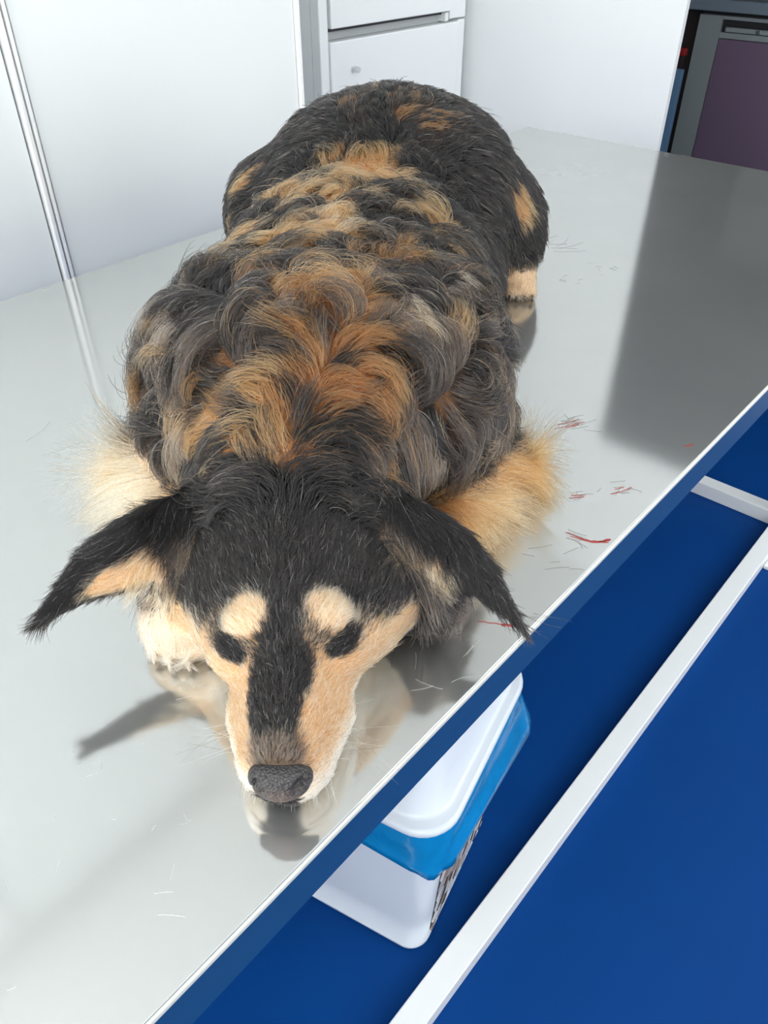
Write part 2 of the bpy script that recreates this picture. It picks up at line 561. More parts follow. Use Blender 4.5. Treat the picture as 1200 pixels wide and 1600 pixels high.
def sd_head(p):
    d = ell(p, (-0.078, 0.462, 0.074), (0.064, 0.080, 0.060))
    d = smin(d, ell(p, (-0.118, 0.445, 0.052), (0.034, 0.052, 0.040)), 0.03)
    d = smin(d, ell(p, (-0.024, 0.434, 0.054), (0.040, 0.050, 0.036)), 0.03)
    d = smin(d, rcone(p, (-0.073, 0.415, 0.066), (-0.069, 0.318, 0.040), 0.041, 0.0255), 0.02)
    d = smin(d, rcone(p, (-0.065, 0.425, 0.040), (-0.067, 0.313, 0.026), 0.056, 0.0275), 0.015)
    d = smin(d, rcone(p, (-0.096, 0.350, 0.028), (-0.081, 0.316, 0.026), 0.018, 0.018), 0.015)
    d = smin(d, rcone(p, (-0.042, 0.350, 0.028), (-0.056, 0.316, 0.026), 0.018, 0.018), 0.015)
    for ex, ey, ez in (EYE_L, EYE_R):
        s = -1 if ex < -0.07 else 1
        d = smin(d, ell(p, (ex - s * 0.008, ey + 0.013, ez + 0.008), (0.021, 0.018, 0.015)), 0.012)
        d = smax(d, -ell(p, (ex + s * 0.010, ey - 0.016, ez + 0.014), (0.016, 0.013, 0.013)), 0.012)
        d = smin(d, ell(p, (ex - s * 0.001, ey + 0.004, ez - 0.004), (0.013, 0.011, 0.010)), 0.006)
        d = smin(d, rcone(p, (ex + s * 0.012, ey + 0.005, ez - 0.016), (ex + s * 0.03, ey + 0.06, ez - 0.012), 0.014, 0.02), 0.02)
    return d


EARS = {
    'l': (np.array((-0.150, 0.478, 0.098)), np.array((-0.256, 0.397, 0.074)), np.array((-0.10, -0.70, 0.60)), 0.037),
    'r': (np.array((0.006, 0.485, 0.098)), np.array((0.108, 0.421, 0.044)), np.array((0.05, -0.72, 0.60)), 0.029),
}


def ear_axes(side):
    b, t, m, w = EARS[side]
    L_ = np.linalg.norm(t - b)
    e1 = (t - b) / L_
    e3 = m - (m @ e1) * e1
    e3 /= np.linalg.norm(e3)
    e2 = np.cross(e3, e1)
    if e2[2] < 0:
        e2 = -e2                       # e2 points to the upper edge
    return b, L_, e1, e2, e3, w


def ear_local(p, side):
    b, L_, e1, e2, e3, w = ear_axes(side)
    q = p - b.astype(np.float32)
    return (q @ e1.astype(np.float32)) / L_, (q @ e2.astype(np.float32)), (q @ e3.astype(np.float32)), L_, w


def sd_ear(p, side):
    a, u, h, L_, w = ear_local(p, side)
    ac = np.clip(a, -0.35, 1.0)
    hwid = w * np.clip(1.0 - np.clip(ac, 0, 1) ** 1.7, 0.02, 1) * (1 - 0.25 * np.clip(-ac, 0, 1))
    h2 = h - 0.004 + 0.22 * u * u / w          # cupped
    bend = 0.012 * np.sin(np.clip(a, 0, 1) * 3.1416)
    u2 = u - bend
    ht = 0.0065
    d = (np.sqrt((u2 / hwid) ** 2 + (h2 / ht) ** 2) - 1) * ht * 0.8
    over = np.abs(a - ac) * L_
    return np.sqrt(np.maximum(d, 0) ** 2 + over ** 2) + np.minimum(d, 0)


def sd_fleg(p, side):
    if side == 'l':
        d = rcone(p, (-0.175, 0.67, 0.105), (-0.218, 0.650, 0.040), 0.058, 0.036)
        d = smin(d, rcone(p, (-0.218, 0.650, 0.036), (-0.172, 0.475, 0.026), 0.034, 0.022), 0.02)
        d = smin(d, ell(p, (-0.168, 0.454, 0.026), (0.034, 0.036, 0.026)), 0.012)
        for dx in (-0.021, -0.007, 0.008, 0.022):
            yy = 0.4335 if abs(dx) < 0.01 else 0.440
            d = smin(d, ell(p, (-0.166 + dx, yy, 0.014), (0.0095, 0.018, 0.0135)), 0.005)
    else:
        d = rcone(p, (0.055, 0.68, 0.105), (0.098, 0.660, 0.040), 0.058, 0.036)
        d = smin(d, rcone(p, (0.098, 0.660, 0.036), (0.052, 0.545, 0.026), 0.034, 0.022), 0.02)
        d = smin(d, ell(p, (0.046, 0.530, 0.022), (0.028, 0.034, 0.022)), 0.012)
    return d


def sd_hleg(p, side):
    s = -1 if side == 'l' else 1
    cx = 0.005
    d = ell(p, (cx + s * (0.160 if s > 0 else 0.165), 1.255, 0.088 if s > 0 else 0.100), (0.085, 0.135, 0.088))
    d = smin(d, rcone(p, (cx + s * 0.185, 1.20, 0.06), (cx + s * 0.205, 1.36, 0.035), 0.045, 0.034), 0.03)
    d = smin(d, rcone(p, (cx + s * 0.208, 1.36, 0.030), (cx + s * 0.206, 1.19, 0.022), 0.028, 0.022), 0.02)
    d = smin(d, ell(p, (cx + s * 0.205, 1.175, 0.020), (0.026, 0.036, 0.020)), 0.012)
    for dx in (-0.017, -0.006, 0.006, 0.017):
        d = smin(d, ell(p, (cx + s * 0.206 + dx, 1.152, 0.012), (0.0075, 0.016, 0.011)), 0.005)
    return d


def sd_trunk(p):
    d = ell(p, (-0.060, 0.70, 0.112), (0.140, 0.20, 0.108))
    d = smin(d, ell(p, (-0.036, 0.94, 0.112), (0.158, 0.27, 0.108)), 0.06)
    d = smin(d, ell(p, (0.012, 1.235, 0.150), (0.150, 0.180, 0.128)), 0.07)
    d = smin(d, ell(p, (0.0, 1.07, 0.072), (0.165, 0.17, 0.071)), 0.05)
    d = smin(d, ell(p, (0.105, 1.235, 0.130), (0.095, 0.165, 0.105)), 0.06)
    d = smin(d, ell(p, (-0.085, 1.245, 0.130), (0.095, 0.165, 0.105)), 0.06)
    d = smin(d, ell(p, (0.022, 0.478, 0.048), (0.046, 0.046, 0.042)), 0.03)
    d = smin(d, ell(p, (-0.150, 0.482, 0.058), (0.040, 0.046, 0.040)), 0.03)
    d = smin(d, rcone(p, (-0.064, 0.64, 0.135), (-0.076, 0.510, 0.088), 0.095, 0.072), 0.04)
    d = smin(d, ell(p, (-0.172, 0.72, 0.100), (0.060, 0.13, 0.090)), 0.06)
    d = smin(d, ell(p, (0.056, 0.72, 0.100), (0.060, 0.13, 0.090)), 0.06)
    d = smin(d, rcone(p, (0.005, 1.32, 0.14), (0.03, 1.42, 0.06), 0.045, 0.03), 0.04)
    d = smin(d, rcone(p, (0.03, 1.42, 0.05), (-0.10, 1.50, 0.03), 0.03, 0.016), 0.03)
    return d


def sd_all(p):
    d = smin(sd_trunk(p), sd_head(p), 0.030)
    for s in 'lr':
        d = smin(d, sd_fleg(p, s), 0.02)
        d = smin(d, sd_hleg(p, s), 0.03)
        d = smin(d, sd_ear(p, s), 0.012)
    return smax(d, 0.0015 - p[..., 2], 0.004)
#ENDSDF


def surface_nets(f, lo, hi, h):
    n = [int(math.ceil((hi[i] - lo[i]) / h)) + 1 for i in range(3)]
    ax = [(lo[i] + h * np.arange(n[i])).astype(np.float32) for i in range(3)]
    V = np.empty(n, dtype=np.float32)
    for i in range(0, n[0], 16):
        g = np.stack(np.meshgrid(ax[0][i:i + 16], ax[1], ax[2], indexing='ij'), -1)
        V[i:i + 16] = f(g)
    S = V < 0
    nx, ny, nz = n
    acc = np.zeros((nx - 1, ny - 1, nz - 1, 3), dtype=np.float32)
    cnt = np.zeros((nx - 1, ny - 1, nz - 1), dtype=np.float32)
    corners = [(a, b, c) for a in (0, 1) for b in (0, 1) for c in (0, 1)]

    def sl(A, c):
        return A[c[0]:nx - 1 + c[0], c[1]:ny - 1 + c[1], c[2]:nz - 1 + c[2]]
    for c in corners:
        for axis in range(3):
            if c[axis] == 1:
                continue
            e = list(c)
            e[axis] = 1
            v0, v1 = sl(V, c), sl(V, e)
            m = (v0 < 0) != (v1 < 0)
            t = np.where(m, v0 / (v0 - v1 + 1e-20), 0)
            for k in range(3):
                acc[..., k] += np.where(m, (c[k] if k != axis else t), 0)
            cnt += m
    act = cnt > 0
    idx = -np.ones(act.shape, dtype=np.int64)
    ijk = np.argwhere(act)
    idx[act] = np.arange(len(ijk))
    P = acc[act] / cnt[act][:, None] + ijk
    P = P * h + np.array(lo)
    quads = []
    for axis in range(3):
        a1, a2 = (axis + 1) % 3, (axis + 2) % 3
        s0 = [slice(1, n[i] - 1) for i in range(3)]
        s0[axis] = slice(0, n[axis] - 1)
        s1 = list(s0)
        s1[axis] = slice(1, n[axis])
        A, B = S[tuple(s0)], S[tuple(s1)]
        ed = np.argwhere(A != B)
        off = np.array([s0[i].start for i in range(3)])
        flip = A[A != B]
        g = ed + off

        def cell(d1, d2):
            q = g.copy()
            q[:, a1] -= d1
            q[:, a2] -= d2
            return idx[q[:, 0], q[:, 1], q[:, 2]]
        q = np.stack([cell(0, 0), cell(1, 0), cell(1, 1), cell(0, 1)], 1)
        q[~flip] = q[~flip][:, ::-1]
        quads.append(q)
    Q = np.concatenate(quads)
    return P, Q


def grad(f, p, e=0.0015):
    g = np.empty_like(p)
    for k in range(3):
        d = np.zeros(3, dtype=np.float32)
        d[k] = e
        g[:, k] = f(p + d) - f(p - d)
    return g / (np.linalg.norm(g, axis=1, keepdims=True) + 1e-9)


def vnoise(p, seed):
    """smooth value noise in 0..1"""
    i = np.floor(p).astype(np.int64)
    f = p - i
    f = f * f * (3 - 2 * f)

    def hsh(a):
        x = (a[:, 0] * 374761393 + a[:, 1] * 668265263 + a[:, 2] * 2147483647 + seed * 1274126177) & 0xffffffff
        x = ((x ^ (x >> 13)) * 1274126177) & 0xffffffff
        return ((x ^ (x >> 16)) & 0xffff) / 65535.0
    r = 0
    for a in (0, 1):
        for b in (0, 1):
            for c in (0, 1):
                w = (f[:, 0] if a else 1 - f[:, 0]) * (f[:, 1] if b else 1 - f[:, 1]) * (f[:, 2] if c else 1 - f[:, 2])
                r = r + w * hsh(i + np.array((a, b, c)))
    return r


def sstep(a, b, x):
    t = np.clip((x - a) / (b - a), 0, 1)
    return t * t * (3 - 2 * t)


def unit(v):
    return v / (np.linalg.norm(v, axis=-1, keepdims=True) + 1e-9)


def srgb(*c):
    return np.array([((x / 255) / 12.92 if x / 255 <= 0.04045 else (((x / 255) + 0.055) / 1.055) ** 2.4) for x in c])


BLACK, SLATE = srgb(15, 13, 13), srgb(46, 39, 35)
ORANGE, TAN, GOLD, CREAM, WHITE = srgb(138, 86, 46), srgb(168, 116, 70), srgb(200, 158, 118), srgb(228, 200, 168), srgb(244, 232, 216)
ASH = srgb(112, 94, 78)
COAT_COLS = np.stack([BLACK, SLATE, ORANGE, TAN, GOLD, CREAM, WHITE, ASH])

# patches of lighter coat: centre, radii, colour, strength
PATCHES = [
    ((-0.065, 0.990, 0.232), (0.067, 0.115, 0.115), 3, 1.10),
    ((-0.117, 1.003, 0.219), (0.026, 0.064, 0.064), 3, 1.00),
    ((0.000, 1.016, 0.230), (0.032, 0.071, 0.071), 3, 1.00),
    ((-0.032, 1.043, 0.234), (0.026, 0.043, 0.050), 3, 0.80),
    ((-0.082, 0.784, 0.235), (0.037, 0.081, 0.081), 3, 1.00),
    ((-0.037, 0.779, 0.236), (0.027, 0.039, 0.050), 3, 0.60),
    ((-0.062, 0.619, 0.244), (0.031, 0.063, 0.063), 2, 1.00),
    ((-0.029, 0.618, 0.239), (0.030, 0.033, 0.050), 3, 0.80),
    ((0.013, 0.627, 0.224), (0.029, 0.025, 0.050), 4, 1.20),
    ((-0.022, 0.679, 0.242), (0.023, 0.047, 0.050), 2, 0.50),
    ((-0.147, 0.899, 0.207), (0.014, 0.035, 0.050), 3, 1.00),
    ((-0.162, 0.762, 0.220), (0.017, 0.044, 0.050), 3, 1.00),
    ((-0.238, 1.162, 0.113), (0.024, 0.016, 0.050), 3, 0.70),
    ((0.065, 0.907, 0.211), (0.026, 0.058, 0.058), 3, 0.50),
    ((0.085, 0.770, 0.208), (0.016, 0.040, 0.050), 4, 0.60),
    ((0.102, 0.733, 0.197), (0.012, 0.023, 0.050), 4, 0.50),
    ((-0.203, 1.190, 0.182), (0.034, 0.026, 0.050), 3, 0.90),
    ((0.202, 1.146, 0.166), (0.028, 0.036, 0.050), 3, 1.20),
    ((-0.020, 0.573, 0.216), (0.031, 0.018, 0.050), 2, 0.80),
    ((0.005, 0.554, 0.192), (0.041, 0.020, 0.050), 2, 0.80),
    ((-0.039, 0.540, 0.203), (0.030, 0.014, 0.050), 2, 0.70),
    ((-0.083, 0.538, 0.204), (0.037, 0.015, 0.050), 3, 0.80),
    ((-0.124, 0.543, 0.192), (0.026, 0.010, 0.050), 3, 0.60),
    ((-0.124, 0.516, 0.174), (0.014, 0.014, 0.050), 3, 0.90),
    ((-0.178, 0.583, 0.176), (0.021, 0.015, 0.050), 3, 0.70),
    ((-0.153, 0.553, 0.176), (0.021, 0.011, 0.050), 3, 0.50),
    ((-0.061, 0.492, 0.174), (0.020, 0.011, 0.050), 2, 0.90),
    ((-0.007, 0.508, 0.163), (0.022, 0.013, 0.050), 2, 0.80),
    ((0.034, 1.173, 0.282), (0.029, 0.060, 0.060), 2, 0.22),
    ((-0.034, 1.182, 0.280), (0.029, 0.060, 0.060), 2, 0.15),
    ((0.076, 1.144, 0.264), (0.038, 0.060, 0.060), 2, 0.14),
    ((-0.067, 0.846, 0.234), (0.036, 0.048, 0.050), 4, 0.60),
    ((-0.166, 0.612, 0.203), (0.017, 0.029, 0.050), 4, 0.35),
    ((-0.138, 0.626, 0.225), (0.014, 0.035, 0.050), 4, 0.35),
    ((0.053, 0.584, 0.176), (0.018, 0.013, 0.050), 3, 0.60),
    ((0.020, 0.543, 0.170), (0.026, 0.016, 0.050), 2, 0.50),
    ((0.053, 0.550, 0.135), (0.021, 0.019, 0.050), 7, 0.50),
    ((-0.187, 0.567, 0.149), (0.025, 0.030, 0.050), 7, 0.80),
    ((-0.204, 0.616, 0.176), (0.023, 0.027, 0.050), 7, 0.60),
    ((0.043, 0.601, 0.196), (0.027, 0.025, 0.050), 1, 0.80),
    ((0.064, 0.586, 0.168), (0.025, 0.028, 0.050), 1, 0.60),
    ((0.077, 0.567, 0.123), (0.017, 0.029, 0.050), 7, 0.40),
    ((-0.095, 0.489, 0.170), (0.019, 0.011, 0.050), 1, 0.50),
    ((-0.056, 0.599, 0.236), (0.058, 0.079, 0.079), 2, 0.28),
    ((-0.020, 0.535, 0.192), (0.075, 0.043, 0.050), 2, 0.30),
    ((-0.097, 0.524, 0.192), (0.060, 0.033, 0.050), 3, 0.25),
    ((-0.061, 0.492, 0.174), (0.029, 0.013, 0.050), 3, 0.40),
    ((-0.138, 0.572, 0.199), (0.032, 0.038, 0.050), 3, 0.30),
    ((0.012, 0.745, 0.230), (0.038, 0.091, 0.091), 2, 0.20),
    ((0.067, 0.656, 0.205), (0.023, 0.055, 0.055), 4, 0.15)]
#PATCHLIST


def region_of(p):
    ds = np.stack([sd_trunk(p), sd_head(p), sd_ear(p, 'l'), sd_ear(p, 'r'), sd_fleg(p, 'l'), sd_fleg(p, 'r'),
                   np.minimum(sd_hleg(p, 'l'), sd_hleg(p, 'r'))], 1)
    ds[:, 2] -= 0.002
    ds[:, 3] -= 0.002
    reg = ds.argmin(1)
    return reg


def coat_weights(p, nrm, reg):
    """weights over COAT_COLS for skin points"""
    n = len(p)
    Wt = np.zeros((n, 8))
    x, y, z = p[:, 0], p[:, 1], p[:, 2]
    n1 = vnoise(p * 28 + 3.7, 1)
    n2 = vnoise(p * 60 + 1.3, 2)
    # trunk: black with patches, ash brown on shoulders and flanks
    Wt[:, 0] = 1.0
    nk = sstep(0.84, 0.60, y) * sstep(0.50, 0.56, y)
    Wt[:, 1] = nk * 0.8 * (0.4 + n1)
    Wt[:, 2] = nk * 0.55 * sstep(0.35, 0.7, n1)
    ash = nk * sstep(0.09, 0.17, np.abs(x + 0.06)) * sstep(0.3, 0.6, n2)
    Wt[:, 7] = ash * 0.9
    Wt[:, 3] = ash * 0.35
    for c, r, k, s in PATCHES:
        q = (p - np.array(c)) / np.array(r)
        w = s * 2.2 * sstep(1.15, 0.55, np.sqrt((q * q).sum(1)) + (n2 - 0.5) * 0.5)
        Wt[:, k] += w
        Wt[:, 0] *= 1 - 0.62 * np.clip(w / 2.2, 0, 1)
    # ruff beside the cheeks: dark with ash
    m = (reg == 0) & (y < 0.56) & (np.abs(x + 0.074) > 0.06) & (z < 0.11)
    Wt[m] = 0
    Wt[m, 0] = 1.0
    Wt[m, 1] = 1.0
    Wt[m, 7] = 0.7 * sstep(0.3, 0.6, n2[m])
    # fore legs: tan to cream, left one whitened by painted-in sunlight
    for rid, cx in ((4, -1), (5, 1)):
        m = (reg == rid)
        low = m & (z < 0.075 + 0.02 * (n1 - 0.5))
        Wt[low] = 0
        if rid == 4:
            fr = sstep(0.52, 0.44, y[low])
            Wt[low, 5] = 1.0
            Wt[low, 6] = 0.25 + 0.6 * fr
            Wt[low, 4] = 0.5 + 1.1 * (1 - fr)
        else:
            Wt[low, 3] = 1.0
            Wt[low, 2] = 0.15
            Wt[low, 4] = 0.5
            Wt[low, 5] = 0.1
    # trunk low fringe
    m = (reg == 0) & (z < 0.05) & (y < 0.75) & (y > 0.57)
    Wt[m] = 0
    Wt[m, 3] = 1
    Wt[m, 5] = 0.4
    # hind legs
    m = (reg == 6) & (z < 0.055)
    Wt[m] = 0
    Wt[m, 5] = 1
    Wt[m, 4] = 0.8
    # head
    m = reg == 1
    if m.any():
        q = p[m]
        X, Y, Z = q[:, 0], q[:, 1], q[:, 2]
        nn = nrm[m]
        wn_ = n2[m] - 0.5
        H = np.zeros((m.sum(), 8))
        H[:, 0] = 1
        H[:, 1] = 0.25
        xc = -0.0715 + 0.0 * Y
        dx = np.abs(X - xc)
        # muzzle and cheeks: tan flanks, cream below, black stripe along the bridge
        stripe_w = 0.0185 - 0.004 * sstep(0.33, 0.31, Y) - 0.003 * sstep(0.355, 0.375, Y) + 0.010 * sstep(0.385, 0.41, Y)
        side = sstep(stripe_w - 0.003, stripe_w + 0.003, dx + wn_ * 0.009) * sstep(0.402, 0.388, Y + wn_ * 0.01)
        upper = sstep(0.070, 0.084, Z + wn_ * 0.01)
        cheek = sstep(0.475, 0.45, Y + wn_ * 0.02) * sstep(0.078, 0.068, Z + wn_ * 0.008 + 0.25 * np.clip(Y - 0.40, 0, 1)) * sstep(0.02, 0.035, dx)
        w = np.clip(np.maximum(side * (1 - upper * 0.6), cheek), 0, 1)
        low = sstep(0.046, 0.026, Z + wn_ * 0.006)
        Lside = X < xc
        H[:, 0] *= 1 - w
        H[:, 1] *= 1 - w
        H[:, 3] = w * (1 - low) * np.where(Lside, 0.35, 0.55)
        H[:, 4] = w * (1 - low) * 1.0
        H[:, 5] = w * (0.35 + low)
        H[:, 6] = w * low * np.where(Lside, 2.6, 1.6)  # more white on the left side, bright daylight painted into the fur
        # brow spots
        for (ex, ey, ez), s in ((EYE_L, -1), (EYE_R, 1)):
            d = np.sqrt(((X - (ex - s * 0.004)) / 0.019) ** 2 + ((Y - (ey + 0.010)) / 0.016) ** 2 + ((Z - (ez + 0.016)) / 0.018) ** 2)
            b = sstep(1.15, 0.8, d + wn_ * 0.3)
            H *= (1 - b)[:, None]
            H[:, 4] += b * 0.8
            H[:, 5] += b * 0.8
            d = np.sqrt(((X - (ex + s * 0.003)) / 0.018) ** 2 + ((Y - ey + 0.003) / 0.012) ** 2 + ((Z - ez + 0.003 - 0.35 * s * (X - ex)) / 0.0085) ** 2)
            b = sstep(1.15, 0.85, d)
            H *= (1 - b)[:, None]
            H[:, 0] += b
        # grizzled patch behind the nose
        g = sstep(0.314, 0.304, Y) * sstep(0.04, 0.05, Z) * sstep(0.022, 0.014, dx)
        H *= (1 - 0.85 * g)[:, None]
        H[:, 7] += g
        H[:, 1] += 0.4 * g
        # rusty hair before the ears
        e = sstep(0.030, 0.0, np.abs(dx - 0.078)) * sstep(0.43, 0.455, Y) * sstep(0.06, 0.08, Z) * sstep(0.55, 0.7, n1[m])
        H[:, 3] += e
        H[:, 7] += e * 0.5
        # long ash hair on the cheeks below the ears
        e = sstep(0.44, 0.465, Y) * sstep(0.07, 0.05, Z)
        H[:, 7] += e * 0.9
        H[:, 1] += e * 0.8
        Wt[m] = H
    # ears
    for rid, sd in ((2, 'l'), (3, 'r')):
        m = reg == rid
        if not m.any():
            continue
        a, u, h, L_, w = ear_local(p[m].astype(np.float32), sd)
        b_, L__, e1, e2, e3, ww_ = ear_axes(sd)
        inner = (nrm[m] @ e3) > 0.1
        u1, a0, a1 = ((0.008, 0.26, 0.68) if sd == 'l' else (0.005, 0.16, 0.50))
        tanz = inner & (u < u1 + 0.012 * (n2[m] - 0.5)) & (a > a0 + 0.3 * (n1[m] - 0.5)) & (a < a1 + 0.3 * (n2[m] - 0.5))
        E_ = np.zeros((m.sum(), 8))
        E_[:, 0] = 1
        E_[tanz] = 0
        E_[tanz, 4] = 1
        E_[tanz, 5] = 0.7
        E_[tanz, 3] = 0.4
        base_z = (a < 0.20 + 0.2 * (n1[m] - 0.5)) & inner & (u < 0.006)
        E_[base_z] = 0
        E_[base_z, 0] = 0.7
        E_[base_z, 1] = 0.8
        E_[base_z, 7] = 0.8
        E_[base_z, 3] = 0.35
        Wt[m] = E_
    return Wt


DOG_O = np.array((-0.03, 0.85, 0.0))
dog = thing('dog', 'black and tan long-haired dog lying asleep with its head flat on the steel table', 'dog', 0, 0, TZ, rz=0,
            world_loc=Vector((DOG_O[0], DOG_O[1], TZ)))
Pv, Qf = surface_nets(sd_all, (-0.36, 0.26, -0.012), (0.34, 1.56, 0.30), 0.0042)
# relax the net, then snap back to the field
for it in range(2):
    acc = np.zeros_like(Pv)
    cn = np.zeros(len(Pv))
    for a, b in ((0, 1), (1, 2), (2, 3), (3, 0)):
        np.add.at(acc, Qf[:, a], Pv[Qf[:, b]])
        np.add.at(acc, Qf[:, b], Pv[Qf[:, a]])
        np.add.at(cn, Qf[:, a], 1)
        np.add.at(cn, Qf[:, b], 1)
    Pv = 0.5 * Pv + 0.5 * acc / cn[:, None]
Nv = grad(sd_all, Pv.astype(np.float32)).astype(np.float64)
me = bpy.data.meshes.new('dog_body')
me.vertices.add(len(Pv))
me.vertices.foreach_set('co', (Pv - DOG_O).ravel())
me.loops.add(len(Qf) * 4)
me.loops.foreach_set('vertex_index', Qf.ravel().astype(np.int32))
me.polygons.add(len(Qf))
me.polygons.foreach_set('loop_start', np.arange(0, len(Qf) * 4, 4, dtype=np.int32))
me.polygons.foreach_set('use_smooth', np.ones(len(Qf), dtype=bool))
me.update()
me.validate()
regv = region_of(Pv.astype(np.float32))
Wv = coat_weights(Pv, Nv, regv)
Cv = (Wv / (Wv.sum(1, keepdims=True) + 1e-9)) @ COAT_COLS
ca = me.attributes.new('coat', 'FLOAT_COLOR', 'POINT')
ca.data.foreach_set('color', np.concatenate([Cv * 0.8, np.ones((len(Cv), 1))], 1).astype(np.float32).ravel())


def attr_mat(name, hair):
    m = bpy.data.materials.new(name)
    m.use_nodes = True
    nt = m.node_tree
    at = nt.nodes.new('ShaderNodeAttribute')
    at.attribute_name = 'coat'
    if hair:
        h = nt.nodes.new('ShaderNodeBsdfHairPrincipled')
        h.model = 'CHIANG'
        h.parametrization = 'COLOR'
        h.inputs['Roughness'].default_value = 0.33
        h.inputs['IOR'].default_value = 1.45
        h.inputs['Radial Roughness'].default_value = 0.5
        h.inputs['Random Roughness'].default_value = 0.1
        nt.links.new(at.outputs['Color'], h.inputs['Color'])
        nt.links.new(h.outputs['BSDF'], nt.nodes['Material Output'].inputs['Surface'])
    else:
        b = nt.nodes['Principled BSDF']
        b.inputs['Roughness'].default_value = 0.8
        b.inputs['Specular IOR Level'].default_value = 0.1
        nt.links.new(at.outputs['Color'], b.inputs['Base Color'])
    return m


body = obj('body', me, attr_mat('dog_skin', False), dog)
body.data.name = 'dog_body'

# ---- roots
A, B, C_, D_ = (Pv[Qf[:, k]] for k in range(4))
area = 0.5 * np.linalg.norm(np.cross(C_ - A, D_ - B), axis=1)
cen = (A + B + C_ + D_) / 4
regf = regv[Qf[:, 0]]
dens = np.full(len(Qf), 1.0)
dens[regf == 1] = 3.4
headfront = (regf == 1) & (cen[:, 1] < 0.40)
dens[headfront] = 5.0
dens[(regf == 2) | (regf == 3)] = 2.6
dens[(regf == 4) | (regf == 5)] = 1.8
dens *= np.where(cen[:, 1] > 1.0, 0.7, 1.0)
dens *= np.where(cen[:, 1] > 1.36, 0.4, 1.0)
nf_ = Nv[Qf[:, 0]]
dens[(nf_[:, 2] < -0.6) & (cen[:, 2] < 0.02)] = 0.0          # skin pressed on the table
dens[cen[:, 2] < 0.004] = 0.0
NS = 230000
pr_ = area * dens
pr_ /= pr_.sum()
fi = rng.choice(len(Qf), NS, p=pr_)
u_, v_ = rng.random((2, NS, 1))
roots = (A[fi] * (1 - u_) + B[fi] * u_) * (1 - v_) + (D_[fi] * (1 - u_) + C_[fi] * u_) * v_
# keep the nose leather and the eye slits free of hair
dn = np.sqrt((((roots - NOSE) / np.array((0.0225, 0.015, 0.0165))) ** 2).sum(1))
keep = dn > 1.0
roots = roots[keep]
NS = len(roots)
nrm = grad(sd_all, roots.astype(np.float32)).astype(np.float64)
reg = region_of(roots.astype(np.float32))


def tangent(v, n):
    return unit(v - (v * n).sum(1, keepdims=True) * n)


